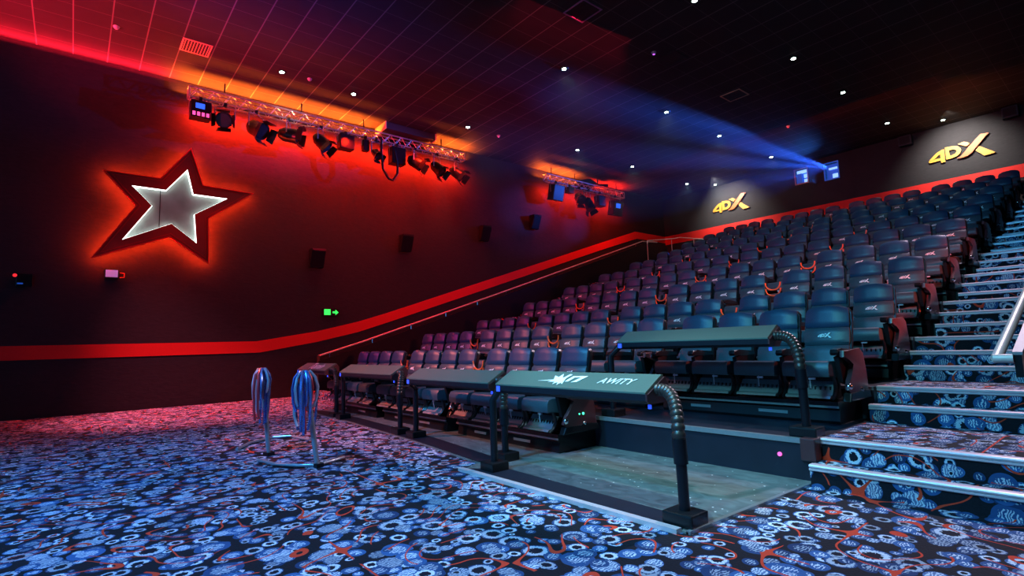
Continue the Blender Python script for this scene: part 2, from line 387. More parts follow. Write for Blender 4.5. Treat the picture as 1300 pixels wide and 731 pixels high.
def curve_mesh(name, polys, ext, m, text=None, size=1.0, shear=0.0):
    """flat lettering in the XY plane, thickness ext both ways, as a mesh"""
    if text:
        cu = bpy.data.curves.new(name, 'FONT'); cu.body = text; cu.size = size; cu.align_x = 'CENTER'; cu.align_y = 'CENTER'; cu.shear = shear
    else:
        cu = bpy.data.curves.new(name, 'CURVE'); cu.dimensions = '2D'; cu.fill_mode = 'BOTH'
        for pts in polys:
            s = cu.splines.new('POLY'); s.points.add(len(pts) - 1); s.use_cyclic_u = True
            for p, q in zip(s.points, pts): p.co = (q[0], q[1], 0, 1)
    cu.extrude = ext
    o = bpy.data.objects.new(name, cu); COL.objects.link(o)
    dg = bpy.context.evaluated_depsgraph_get()
    me = bpy.data.meshes.new_from_object(o.evaluated_get(dg)); me.name = name
    bpy.data.objects.remove(o); bpy.data.curves.remove(cu)
    me.materials.clear(); me.materials.append(m)
    return me

def arc_pts(c, r, a0, a1, n, plane='xz'):
    out = []
    for i in range(n + 1):
        a = math.radians(a0 + (a1 - a0) * i / n)
        u, v = r * math.cos(a), r * math.sin(a)
        out.append((c[0] + u, c[1], c[2] + v) if plane == 'xz' else ((c[0], c[1] + u, c[2] + v) if plane == 'yz' else (c[0] + u, c[1] + v, c[2])))
    return out

ORD = ['', 'first', 'second', 'third', 'fourth', 'fifth', 'sixth', 'seventh', 'eighth', 'ninth', 'tenth', 'eleventh', 'twelfth',
       'thirteenth', 'fourteenth', 'fifteenth', 'sixteenth']

# ------------------------------------------------------------------ the room
WX, BY, CZ = -14.84, 22.08, 7.99        # left wall, back wall, ceiling
RX, FY = 7.0, -9.0
struct('floor', MB().box(WX - 0.2, RX + 0.2, FY - 0.2, BY + 0.2, -0.15, 0.0), M['carpet'])
struct('ceiling', MB().box(WX - 0.2, RX + 0.2, FY - 0.2, BY + 0.2, CZ, CZ + 0.15), M['ceiling'])
struct('wall_left', MB().box(WX - 0.2, WX, FY - 0.2, BY + 0.2, 0.0, CZ), M['wall'])
struct('wall_right', MB().box(RX, RX + 0.2, FY - 0.2, BY + 0.2, 0.0, CZ), M['wall'])
struct('wall_front', MB().box(WX, RX, FY - 0.2, FY, 0.0, CZ), M['wall'])
# back wall with two projection ports
P1 = (-8.62, -8.18, 7.20, 7.76); P2 = (-7.54, -7.10, 7.10, 7.70)
b = MB()
b.box(WX, P1[0], BY, BY + 0.2, 0, CZ); b.box(P1[1], P2[0], BY, BY + 0.2, 0, CZ); b.box(P2[1], RX, BY, BY + 0.2, 0, CZ)
for p in (P1, P2): b.box(p[0], p[1], BY, BY + 0.2, 0, p[2]); b.box(p[0], p[1], BY, BY + 0.2, p[3], CZ)
struct('wall_back', b, M['wall'])
for n, p in enumerate((P1, P2)):
    f = MB()
    f.box(p[0] - 0.04, p[0], BY - 0.03, BY + 0.2, p[2] - 0.04, p[3] + 0.04).box(p[1], p[1] + 0.04, BY - 0.03, BY + 0.2, p[2] - 0.04, p[3] + 0.04)
    f.box(p[0], p[1], BY - 0.03, BY + 0.2, p[2] - 0.04, p[2]).box(p[0], p[1], BY - 0.03, BY + 0.2, p[3], p[3] + 0.04)
    fo = struct('window_%d' % (n + 1), f, M['boothblue'] if n else M['grille'])
    q = MB().box(p[0], p[1], BY + 0.16, BY + 0.19, p[2], p[3]); q.build('lit_pane', M['boothblue'], fo)
    q = MB()
    if n == 0:
        q.box(p[0] + 0.02, p[1] - 0.02, BY + 0.10, BY + 0.15, p[3] - 0.14, p[3] - 0.02); q.box(p[1] - 0.17, p[1] - 0.03, BY + 0.10, BY + 0.15, p[2] + 0.03, p[2] + 0.16)
        q.box(p[1] - 0.17, p[1] - 0.03, BY + 0.10, BY + 0.15, p[2] + 0.22, p[2] + 0.36)
    else:
        q.box(p[0] + 0.10, p[1] - 0.03, BY + 0.10, BY + 0.15, p[3] - 0.22, p[3] - 0.15); q.box(p[1] - 0.22, p[1] - 0.01, BY + 0.08, BY + 0.15, p[2] + 0.02, p[2] + 0.19)
    q.build('lit_equipment', M['booth'], fo)
    if n == 0: MB().box(p[0] + 0.02, p[0] + 0.22, BY + 0.02, BY + 0.09, p[2], p[3] - 0.16).build('equipment_cabinet', M['boothblue'], fo)

# red stripe round the walls
top = [(FY, 1.49), (3.67, 1.49), (5.2, 1.73), (6.4, 2.0), (7.3, 2.26), (10.54, 3.28), (14.35, 4.47), (17.18, 5.37), (19.74, 6.17), (BY, 6.17)]
bot = [(FY, 1.20), (3.74, 1.20), (5.2, 1.44), (6.4, 1.70), (7.3, 1.97), (10.54, 2.98), (14.35, 4.17), (17.18, 5.06), (19.85, 5.86), (BY, 5.86)]
s = MB()
A = [[s.v((WX + d, p[0], p[1])) for p in top] for d in (0.0, 0.012)]; B = [[s.v((WX + d, p[0], p[1])) for p in bot] for d in (0.0, 0.012)]
for i in range(len(top) - 1):
    s.bm.faces.new((A[1][i], A[1][i + 1], B[1][i + 1], B[1][i])); s.bm.faces.new((A[0][i], A[0][i + 1], A[1][i + 1], A[1][i])); s.bm.faces.new((B[0][i], B[1][i], B[1][i + 1], B[0][i + 1]))
struct('trim_1', s, M['redpaint'])
struct('trim_2', MB().box(WX + 0.012, RX, BY - 0.012, BY, 5.76, 6.17), M['redpaint'])

# ------------------------------------------------------------------ seating tiers and stairs
LEV = {1: 0.0, 2: 0.345, 3: 0.66}
for k in range(4, 13): LEV[k] = 0.66 + 0.47 * (k - 3)
YK = lambda k: 6.15 + 1.53 * (k - 2)                 # top front of the backrests
SK = lambda k: 4.70 + 1.53 * (k - 2)                 # riser of each tier
AX0, AX1, LX = -1.88, -0.44, -10.80                  # stair aisle, left end of the tiers
t = MB()
for k in range(2, 12):
    y1 = SK(k + 1) if k < 11 else BY
    t.box(LX, AX0, SK(k), y1, 0.0, LEV[k])
t.bm.verts.ensure_lookup_table()
struct('seating_tier', t, M['riser'])
e = MB()
e.box(LX, AX0, SK(2) - 0.012, SK(2) + 0.03, LEV[2] - 0.035, LEV[2] + 0.006)
for k in range(3, 12): e.box(LX, AX0, SK(k) - 0.012, SK(k) + 0.03, LEV[k] - 0.03, LEV[k] + 0.006)
struct('tier_edging', e, M['grille'])
struct('tier_end_cap', MB().box(AX0 - 0.10, AX0 + 0.015, SK(2) - 0.03, SK(2) + 0.10, 0.175, LEV[2] + 0.012, 0.01), M['endpanel'])
struct('tier_indicator_light', MB().cyl((-2.16, SK(2) - 0.012, 0.20), (-2.16, SK(2), 0.20), 0.018, 10), M['pinkled'])

NOS = [(4.58, 0.172), (4.83, LEV[2])]
for k in range(3, 12):
    n = 2 if k == 3 else 3
    rise = (LEV[k] - LEV[k - 1]) / n
    for j in range(n): NOS.append((SK(k) + 0.10 - 0.28 * (n - 1 - j), LEV[k - 1] + rise * (j + 1)))
st = MB(); le = MB()
for i, (y, z) in enumerate(NOS):
    y1 = NOS[i + 1][0] if i + 1 < len(NOS) else BY
    st.box(AX0, AX1, y, y1, 0.0, z)
stairs = struct('stairs_right', st, M['carpet'])
def nosing_mesh(x0, x1):
    p = [(0.0, 0.006), (0.055, 0.006), (0.055, 0.0), (0.0, 0.0), (0.0, -0.042), (-0.010, -0.044), (-0.017, -0.038), (-0.017, -0.026), (-0.006, -0.023), (-0.006, -0.019), (-0.017, -0.016), (-0.018, -0.006), (-0.012, 0.003)]
    return MB().prism(p, 'x', x0, x1).mesh('step_nosing', M['steel'])
nm = nosing_mesh(AX0 + 0.0, AX1)
for y, z in NOS:
    o = link('step_nosing', nm, stairs); o.location = (0, y, z)
# left aisle: steps between the seats and the rail
sl = MB()
for y, z in NOS: pass
for i, (y, z) in enumerate(NOS):
    y1 = NOS[i + 1][0] if i + 1 < len(NOS) else BY
    sl.box(-14.0, LX, y + 0.5 if i < 2 else y, y1 if i != 1 else y1, 0.0, z)
struct('stairs_left', sl, M['carpet'])
# guard wall under the left rail
gz = lambda y: max(0.0, 0.30 * (y - 4.98)) if y < 19.3 else 0.30 * (19.3 - 4.98)
gp = [(4.98, 0.0), (4.98, 0.93), (6.2, 1.28), (8.6, 2.02), (12.0, 3.10), (19.2, 5.42), (21.0, 5.42), (21.0, 0.0)]
struct('guard_wall', MB().prism(gp, 'x', -14.10, -14.02), M['black'])
struct('trim_3', MB().box(-14.84, -14.10, 4.94, 4.98, 0.0, 0.09), M['paleface'])
# parapet to the right of the stairs, outside the frame
pp = [(3.66, 0.0), (3.66, 0.92)] + [(y, z + 0.85) for y, z in NOS[3::3]] + [(BY, 5.3), (BY, 0.0)]
struct('parapet_wall', MB().prism(pp, 'x', AX1 + 0.005, AX1 + 0.10), M['black'])

# ------------------------------------------------------------------ front decking
d = MB()
d.prism([(-1.97, 2.98), (-1.90, 4.70), (LX, 4.70), (LX, 3.62), (-8.8, 3.60), (-6.2, 3.42), (-4.55, 3.24), (-4.42, 2.98)], 'z', 0.0, 0.014)
deck = struct('floor_decking', d, M['plate'])
r = MB().prism([(-2.02, 3.0), (-2.30, 3.22), (-4.10, 3.27), (-4.40, 3.0)], 'z', 0.014, 0.020)
r.prism([(-4.56, 3.26), (-4.56, 3.50), (-6.2, 3.72), (-8.8, 3.88), (LX, 3.90), (LX, 3.64), (-8.8, 3.62), (-6.2, 3.44)], 'z', 0.014, 0.020)
r.build('ramp_strip', M['riser'], deck)
MB().prism([(-4.44, 2.93), (-2.02, 2.93), (-2.02, 2.985), (-4.44, 2.985)], 'z', 0.0, 0.03).build('metal_edging', M['steel'], deck)
MB().prism([(-1.985, 2.98), (-1.955, 2.98), (-1.885, 4.60), (-1.915, 4.60)], 'z', 0.0, 0.022).build('side_edging', M['grille'], deck)
MB().box(-10.8, -14.0, 4.9, 4.95, 0, 0.02)

# ------------------------------------------------------------------ cinema seats
W = 0.216                                             # half width of a seat
def rsec(hw, y_f, y_b, z, crown=0.0, cant=0.0, n=5):
    """closed section: rounded front face from -hw to hw then the back"""
    pts = []
    for i in range(n + 1):
        u = -1 + 2 * i / n
        pts.append((u * hw, y_f - 0.018 * (1 - abs(u) ** 3) + (0.022 if abs(u) == 1 else 0.0), z + crown * (1 - u * u)))
    for i in range(n + 1):
        u = 1 - 2 * i / n
        pts.append((u * hw * 0.985, y_b, z + crown * (1 - u * u) + cant))
    return pts

def seat_parts(kind):
    """kind: m middle, r right end (aisle side on +x), l left end"""
    root = thing('cinema_seat', 'seat', 'cinema seat', (0, 0, 0))
    # lean of the back: y as a function of height
    yf = lambda z: -0.17 + 0.17 * max(0.0, (z - 0.50) / 0.62) ** 0.9
    def pad(z0, z1, hw0, hw1, th, crown=0.0):
        secs = []; N = 6
        for i in range(N + 1):
            f = i / N; z = z0 + (z1 - z0) * f
            e = min(f, 1 - f); inset = 0.020 * (1 - min(1, e / 0.14)) ** 2
            secs.append(rsec(hw0 + (hw1 - hw0) * f - inset * 0.5, yf(z) + inset, yf(z) + th, z, crown * f ** 2, -0.0))
        return secs
    back = MB(); back.loft(pad(0.50, 0.742, W, W, 0.085)).loft(pad(0.745, 0.925, W, W, 0.085))
    bo = back.build('backrest', M['slate'], root, True)
    MB().loft(pad(0.928, 1.125, W, W - 0.012, 0.085, 0.028)).build('headrest', M['navy'], root, True)
    # rear shell
    sh = MB(); secs = []
    for z, hw in ((0.46, W + 0.006), (0.7, W + 0.010), (0.95, W + 0.010), (1.08, W + 0.006), (1.118, W - 0.02)):
        secs.append([(-hw, yf(z) + 0.055, z), (hw, yf(z) + 0.055, z), (hw, yf(z) + 0.10, z), (hw * 0.8, yf(z) + 0.118, z), (-hw * 0.8, yf(z) + 0.118, z), (-hw, yf(z) + 0.10, z)])
    sh.loft(secs).build('rear_shell', M['gloss'], root, True)
    # logo on the backrest
    lo = link('logo', LOGO_SMALL, bo)
    z = 0.845; lo.location = (-0.069, yf(z) - 0.031, z - 0.018); lo.rotation_euler = (math.radians(90 - 13), 0, 0)
    # cushion
    cu = MB(); prof = [(-0.655, 0.455), (-0.665, 0.50), (-0.66, 0.555), (-0.635, 0.592), (-0.58, 0.603), (-0.40, 0.592), (-0.13, 0.575), (-0.10, 0.54), (-0.12, 0.45), (-0.40, 0.435)]
    cu.prism(prof, 'x', -W, W, 0.014); cu.build('seat_cushion', M['slate'], root, True)
    # under frame and pedestal
    pf = MB().box(-0.18, 0.18, -0.50, -0.10, 0.40, 0.455).box(-0.12, 0.12, -0.42, -0.12, 0.215, 0.405, 0.01)
    pf.build('pedestal', M['black'], root)
    # armrest(s): pad, post
    def arm(x):
        a = MB(); a.prism([(-0.60, 0.655), (-0.62, 0.68), (-0.60, 0.712), (-0.50, 0.722), (-0.16, 0.700), (-0.14, 0.66), (-0.40, 0.655)], 'x', x - 0.034, x + 0.034, 0.010)
        ao = a.build('armrest', M['gloss'], root, True)
        MB().prism([(-0.50, 0.40), (-0.56, 0.64), (-0.40, 0.66), (-0.16, 0.66), (-0.14, 0.46), (-0.30, 0.36)], 'x', x - 0.022, x + 0.022).build('armrest_post', M['black'], ao)
    arm(0.2525)
    if kind == 'l': arm(-0.2525)
    # footrest: ribbed plate with curved side brackets
    fr = MB(); fr.prism([(-0.60, 0.285), (-0.645, 0.275), (-0.66, 0.255), (-0.64, 0.25), (-0.58, 0.27), (-0.48, 0.40), (-0.50, 0.405)], 'x', -0.205, 0.205)
    fo = fr.build('footrest', M['grille'], root)
    rb = MB()
    for i in range(9): rb.box(-0.18 + i * 0.045 - 0.006, -0.18 + i * 0.045 + 0.006, -0.565, -0.545, 0.29, 0.36)
    rb.build('footrest_ribs', M['gloss'], fo)
    for s_ in (-1, 1):
        MB().tube([(s_ * 0.228, -0.60, 0.46), (s_ * 0.228, -0.57, 0.40), (s_ * 0.228, -0.56, 0.34), (s_ * 0.228, -0.60, 0.28), (s_ * 0.226, -0.655, 0.25)], [0.012, 0.02, 0.022, 0.02, 0.012], 6).build('footrest_bracket', M['gloss'], root, True)
    tk = MB().tube([(0.02, -0.60, 0.46), (0.02, -0.605, 0.40), (0.015, -0.59, 0.34)], 0.005, 5).box(0.015, 0.075, -0.625, -0.612, 0.425, 0.445)
    tk.build('leg_tickler', M['paleface'], root)
    # end panels
    def end(s_):
        x0 = s_ * 0.292; x1 = s_ * 0.335
        p = [(-0.60, 0.64), (-0.585, 0.70), (-0.30, 0.705), (-0.17, 0.715), (-0.08, 0.66), (-0.05, 0.50), (-0.02, 0.30), (-0.06, 0.24), (-0.44, 0.26), (-0.545, 0.33), (-0.50, 0.42), (-0.40, 0.50), (-0.36, 0.57), (-0.47, 0.61)]
        po = MB().prism(p, 'x', min(x0, x1), max(x0, x1), 0.012).build('side_panel', M['endpanel'], root, True)
        MB().ball((s_ * 0.328, -0.22, 0.315), 0.026).build('hinge_cap', M['chrome'], po, True); MB().ball((s_ * 0.32, -0.50, 0.36), 0.034).build('knee_cap', M['chrome'], po, True)
        MB().prism([(-0.56, 0.225), (-0.52, 0.30), (-0.20, 0.31), (-0.02, 0.30), (0.02, 0.225)], 'x', min(s_ * 0.27, s_ * 0.345), max(s_ * 0.27, s_ * 0.345), 0.012).build('side_cover', M['gloss'], root)
    if kind == 'r': end(1)
    if kind == 'l': end(-1)
    note_kids(root)
    return root

LG = {'four': [(0.025, 0.094), (0.067, 0.175), (0.283, 0.364), (0.416, 0.412), (0.463, 0.412), (0.463, -0.015), (0.352, -0.015), (0.352, 0.07), (0.065, 0.053)],
      'four_h': [(0.165, 0.150), (0.352, 0.283), (0.352, 0.140)],
      'd': [(0.492, 0.465), (0.715, 0.451), (0.809, 0.421), (0.883, 0.332), (0.895, 0.256), (0.853, 0.16), (0.764, 0.085), (0.65, 0.058), (0.492, 0.056)],
      'd_h': [(0.594, 0.340), (0.705, 0.337), (0.762, 0.304), (0.779, 0.248), (0.732, 0.183), (0.646, 0.158), (0.594, 0.160)],
      'x1': [(0.758, 0.018), (0.842, 0.037), (0.916, 0.104), (1.113, 0.331), (1.406, 0.622), (1.604, 0.605), (1.144, 0.089), (1.03, 0.016), (0.92, -0.005)],
      'x2a': [(0.828, 0.477), (0.982, 0.511), (1.072, 0.467), (1.120, 0.420), (1.06, 0.345), (1.007, 0.351), (0.931, 0.407)],
      'x2b': [(1.240, 0.140), (1.335, 0.243), (1.367, 0.232), (1.715, -0.069), (1.429, -0.09)]}
def scaled(keys, k): return [[(x * k, y * k) for x, y in LG[q]] for q in keys]
LOGO_SMALL = curve_mesh('logo', scaled(['four', 'four_h', 'd', 'd_h', 'x1', 'x2a', 'x2b'], 0.080), 0.0012, M['print'])

XR = [-1.97, -4.21, -6.45, -8.69]
BLK = ['rightmost', 'second', 'third', 'leftmost']
protos = {}
def place_seat(kind, loc, label):
    if kind not in protos:
        protos[kind] = seat_parts(kind); o = protos[kind]; o.location = loc
    else:
        o = dup(protos[kind], loc)
    tag(o, label, 'cinema seat', 'cinema seats in banks of four'); return o

bx = MB().prism([(-0.50, 0.0), (-0.52, 0.03), (-0.50, 0.13), (-0.53, 0.15), (-0.53, 0.215), (0.06, 0.215), (0.06, 0.0)], 'x', -0.98, 0.98)
base_me = bx.mesh('base_box', M['gloss'])
bt = MB().box(-0.985, 0.985, -0.54, -0.528, 0.155, 0.175).box(-0.6, -0.35, -0.512, -0.50, 0.05, 0.10).box(0.2, 0.5, -0.512, -0.50, 0.05, 0.10)
base_tr = bt.mesh('base_trim', M['grille'])
def loops(w):
    me = []
    for dz in (0.0, -0.10):
        pts = []
        for i in range(13):
            a = math.pi * i / 12
            pts.append((-w * math.cos(a), 0.0, dz - 0.13 * math.sin(a) ** 0.8))
        me.append(MB().tube(pts, 0.013, 6).mesh('strap', M['orange'], True))
    return me
STRAP = loops(0.125)
for k in range(1, 12):
    rowname = 'front row' if k == 1 else ORD[k] + ' row from the front'
    first = 1 if k == 1 else 0
    for bi in range(first, 4):
        xr = XR[bi]
        bn = ORD[bi - first + 1] + ' from the right'
        base = thing('motion_base', 'black motion base under four seats, %s, %s' % (rowname, bn), 'seat base', (xr - 1.01, YK(k), LEV[k]), 0, 'motion bases under the seats')
        link('base_box', base_me, base); link('base_trim', base_tr, base)
        for i in range(4):
            n = (bi - first) * 4 + i + 1
            kind = 'r' if i == 0 else ('l' if i == 3 else 'm')
            so = place_seat(kind, (xr - 0.2525 - 0.505 * i, YK(k), LEV[k]), 'navy cinema seat in the %s, %s from its right end' % (rowname, ORD[n]))
            if k == 1 and bi == 1 and i == 0:
                for yy, rr in ((-0.30, 0.009), (-0.24, 0.014)): MB().ball((0.336, yy, 0.42), rr).build('green_indicator', M['greenled'], so, True)
        if bi < 3:
            g = thing('gap_strap', 'orange straps between seat banks, %s, %s gap from right' % (rowname, ORD[bi - first + 1]), 'strap', (xr - 2.02 - 0.11, YK(k) - 0.05, LEV[k] + 0.98), 0, 'orange straps between the seat banks')
            for me in STRAP: link('strap', me, g)

# ------------------------------------------------------------------ bar barriers in front of the seats
def barrier(label, xl, xr, y, z0, ztop, leg, left_leg, txt):
    t = thing('bar_barrier', label, 'barrier', ((xl + xr) / 2, y, z0), 0, 'padded bar barriers before the seats')
    h = (xr - xl) / 2; T = ztop - z0
    prof_top = [(0.0, T - 0.012), (0.0, T), (0.20, T + 0.115), (0.225, T + 0.115), (0.225, T + 0.100), (0.02, T - 0.012)]
    prof_low = [(0.0, T - 0.012), (0.02, T - 0.012), (0.225, T + 0.100), (0.265, T + 0.05), (0.265, T - 0.02), (0.20, T - 0.085), (0.03, T - 0.085), (0.0, T - 0.06)]
    MB().prism(prof_low, 'x', -h, h, 0.004).build('beam', M['barrierdark'], t)
    top_o = MB().prism(prof_top, 'x', -h, h, 0.003).build('beam_top', M['barrier'], t)
    tag(top_o, 'grey padded sloping top')
    MB().prism([(p[0], p[1]) for p in prof_low], 'x', h, h + 0.014).build('end_cap', M['endpanel'], t)
    MB().box(-h + 0.02, -h + 0.07, -0.004, 0.0, T - 0.07, T - 0.02).build('blue_indicator', M['led'], t)
    MB().box(h - 0.02, h + 0.005, 0.05, 0.06, T - 0.12, T - 0.09).build('blue_indicator', M['led'], t)
    cx_ = (xl + xr) / 2
    lx, ly = leg[0] - cx_, leg[1]
    # right leg: ribbed hose out of the beam end bending down into a pipe
    c = []; s0 = Vector((h, 0.13, T + 0.01)); s3 = Vector((lx - 0.01, ly - y, T - 0.30)); s1 = s0 + Vector((0.16, 0, 0.02)); s2 = s3 + Vector((0.0, 0, 0.24))
    for i in range(41):
        u = i / 40; c.append(s0 * (1 - u) ** 3 + s1 * 3 * u * (1 - u) ** 2 + s2 * 3 * u * u * (1 - u) + s3 * u ** 3)
    MB().tube(c, [0.046 if (i % 3) else 0.038 for i in range(41)], 10).build('ribbed_hose', M['hose'], t, True)
    MB().tube([(s3.x, s3.y, s3.z + 0.02), (s3.x + 0.005, s3.y, s3.z - 0.14)], 0.047, 12).tube([(s3.x + 0.005, s3.y, s3.z - 0.13), (lx, ly - y, 0.06)], 0.036, 12).build('leg', M['tube'], t, True)
    MB().box(lx - 0.11, lx + 0.11, ly - y - 0.10, ly - y + 0.10, 0.0, 0.085, 0.014).build('foot_block', M['gloss'], t)
    lx, ly = left_leg[0] - cx_, left_leg[1]
    pth = [(-h + 0.03, 0.10, T - 0.03), (-h - 0.02, 0.06, T - 0.06), (lx, ly - y, T - 0.16), (lx, ly - y, 0.06)]
    MB().tube(pth, 0.036, 12).build('leg', M['tube'], t, True)
    MB().box(lx - 0.10, lx + 0.10, ly - y - 0.10, ly - y + 0.10, 0.0, 0.085, 0.014).build('foot_block', M['gloss'], t)
    rot = math.radians(30)
    for me, fx in txt:
        o = link('printed_emblem', me, top_o); f = 0.5
        o.location = (-h + 2 * h * fx, 0.10 - 0.002, T + 0.0575 + 0.0035); o.rotation_euler = (rot, 0, 0)
    return t
BURST = curve_mesh('printed_emblem', [[(-0.28, -0.035), (-0.10, -0.01), (-0.13, 0.05), (-0.07, 0.03), (-0.05, 0.08), (-0.02, 0.025), (0.0, 0.03), (0.03, 0.078), (0.06, 0.074), (0.03, 0.01), (0.05, -0.07), (0.02, -0.05), (0.0, -0.085), (-0.02, -0.045), (-0.06, -0.075), (-0.06, -0.04), (-0.14, -0.05), (-0.11, -0.028)],
                                           [(0.05, -0.03), (0.09, 0.05), (0.25, 0.06), (0.19, -0.03), (0.13, -0.04), (0.15, -0.015), (0.19, 0.035), (0.12, 0.030), (0.09, -0.03)]], 0.001, M['print'])
WORD = curve_mesh('printed_emblem', None, 0.001, M['print'], text='AWITY', size=0.105, shear=0.35)
WORD2 = curve_mesh('printed_emblem', None, 0.001, M['print'], text='Tomin', size=0.26, shear=0.4)
barrier('grey bar barrier with burst emblem and white lettering, nearest on the deck', -4.10, -2.36, 3.15, 0.014, 0.83, (-2.07, 3.11), (-4.16, 3.16), [(BURST, 0.47), (WORD, 0.80)])
barrier('plain bar barrier between the emblem barrier and the next on its left', -6.26, -4.50, 3.36, 0.014, 0.81, (-4.44, 3.52), (-6.42, 3.58), [])
barrier('plain bar barrier before the front row, beside the lettered one', -8.92, -7.02, 3.52, 0.014, 0.83, (-6.86, 3.58), (-9.14, 3.68), [])
barrier('farthest bar barrier with large white lettering, beside the left rail', -11.2, -9.68, 3.55, 0.0, 0.84, (-9.55, 3.72), (-11.2, 3.70), [(WORD2, 0.55)])
barrier('bar barrier standing on the raised second row platform', -4.0, -2.26, 4.86, LEV[2], 1.19, (-1.99, 4.86), (-4.1, 4.86), [])

# ------------------------------------------------------------------ stair handrail at the right
hr = thing('stair_handrail', 'steel handrail with a square return at the right edge by the steps', 'handrail', (-0.47, 3.6, 0.0))
MB().tube([(-0.065, 0.0, 1.052), (-0.065, 0.4, 1.17), (-0.065, 1.2, 1.41), (-0.065, 8, 3.50)], 0.024, 12).build('rail_tube', M['railpaint'], hr, True)
MB().tube([(-0.075, -0.005, 1.052), (0.0, -0.005, 1.052)], 0.022, 12).build('rail_return', M['railpaint'], hr, True)
MB().prism([(0.0, 0.96), (0.0, 1.07), (0.5, 1.22), (0.5, 1.10)], 'x', 0.0, 0.03).build('side_bracket', M['gloss'], hr)
MB().prism([(0.0, 1.07), (0.0, 1.085), (0.5, 1.235), (0.5, 1.22)], 'x', -0.004, 0.034).build('bracket_capping', M['greypad'], hr)

# left rail
lr = thing('stair_handrail', 'long pale handrail climbing beside the left wall above the guard wall', 'handrail', (-14.06, 4.98, 0.0))
lp = [(0, 0.0, 1.06), (0, 1.2, 1.40), (0, 3.6, 2.15), (0, 7.0, 3.22), (0, 14.2, 5.53), (0, 15.3, 5.60)]
MB().tube(lp, 0.024, 10).build('rail_tube', M['railpaint'], lr, True)
def rail_z(y):
    for a, c in zip(lp[:-1], lp[1:]):
        if a[1] <= y <= c[1]: return a[2] + (c[2] - a[2]) * (y - a[1]) / (c[1] - a[1])
for i in range(12):
    y = 0.3 + i * 1.22; z = rail_z(y)
    MB().tube([(0, y, z), (0, y, z - 0.13)], 0.012, 6).build('rail_bracket', M['chrome'], lr)
MB().box(-0.035, 0.035, -0.02, 0.03, 0.0, 1.08).build('end_post', M['endpanel'], lr)
ul = thing('landing_rail', 'bent pale rail loop at the top landing behind the last seats', 'rail', (-13.6, 18.9, LEV[11]))
MB().tube([(0.0, 0.0, 0.9), (-0.05, 0.1, 1.05), (-0.05, 2.1, 1.35), (0.1, 2.3, 1.40), (1.4, 2.35, 1.08), (1.5, 2.35, 0.95)], 0.022, 8).build('rail_tube', M['railpaint'], ul, True)
for p in ((-0.05, 1.9, 1.32), (0.8, 2.34, 1.22), (0.0, 0.0, 0.9), (1.5, 2.35, 0.95)):
    MB().tube([p, (p[0], p[1], 0.0)], 0.016, 8).build('post', M['railpaint'], ul)

# ------------------------------------------------------------------ floor stands with draped cables
def stand(label, clabel, base, topz, lean, foot):
    s_ = thing('floor_stand', label, 'stand', (base[0], base[1], 0.0), 0, 'tubular stands on the carpet')
    pts = [(0, 0, 0.02), (lean[0] * 0.1, lean[1] * 0.1, 0.12), (lean[0] * 0.45, lean[1] * 0.4, 0.45), (lean[0] * 0.8, lean[1] * 0.75, 0.75), (lean[0], lean[1], topz)]
    MB().tube(pts, [0.026, 0.026, 0.028, 0.03, 0.026], 12).build('upright', M['standmetal'], s_, True)
    MB().tube([(q[0] - base[0], q[1] - base[1], 0.022) for q in foot], 0.020, 10).build('base_tube', M['standmetal'], s_, True)
    MB().prism([(-0.05, -0.05), (0.07, -0.03), (0.06, 0.05), (-0.06, 0.05)], 'z', 0.0, 0.04).build('foot_plate', M['gloss'], s_)
    c = thing('cable_bundle', clabel, 'cables', (base[0] + lean[0], base[1] + lean[1], topz), 0, 'cables draped over the stands')
    for i in range(26):
        a = random.uniform(0, math.tau); rad = random.uniform(0.06, 0.20); dn = random.uniform(0.30, 0.62) if i % 3 else random.uniform(0.2, 0.35)
        dx, dy = math.cos(a) * rad, math.sin(a) * rad * 0.7
        p = [(dx * 0.1, dy * 0.1, 0.0), (dx * 0.45, dy * 0.45, 0.035), (dx * 0.85, dy * 0.85, -0.03), (dx * 1.05, dy * 1.05, -dn * 0.4), (dx * 0.95, dy * 0.95, -dn * 0.8), (dx * 0.75 + random.uniform(-0.03, 0.03), dy * 0.75, -dn)]
        MB().tube(p, 0.014, 7).build('cable', M[('cable', 'cable', 'cable_pale_glint', 'cable', 'cable_red_glint')[i % 5]], c, True)
    MB().ball((0.02, -0.05, -0.06), 0.03).build('clip', M['orange'], c, True)
stand('tubular floor stand with black foot, farther left on the carpet', 'glossy cables draped over the left floor stand', (-6.78, 1.83), 0.97, (-0.10, -0.06),
      [(-7.37, 1.62), (-7.75, 1.85), (-7.98, 2.2), (-7.85, 2.42), (-7.35, 2.50)])
stand('tubular floor stand with leaning upright, nearer the first barrier', 'glossy cables draped over the right floor stand', (-5.71, 2.02), 0.95, (-0.12, -0.10),
      [(-6.45, 1.64), (-6.1, 1.70), (-5.80, 1.86), (-5.69, 2.02), (-5.85, 2.36)])

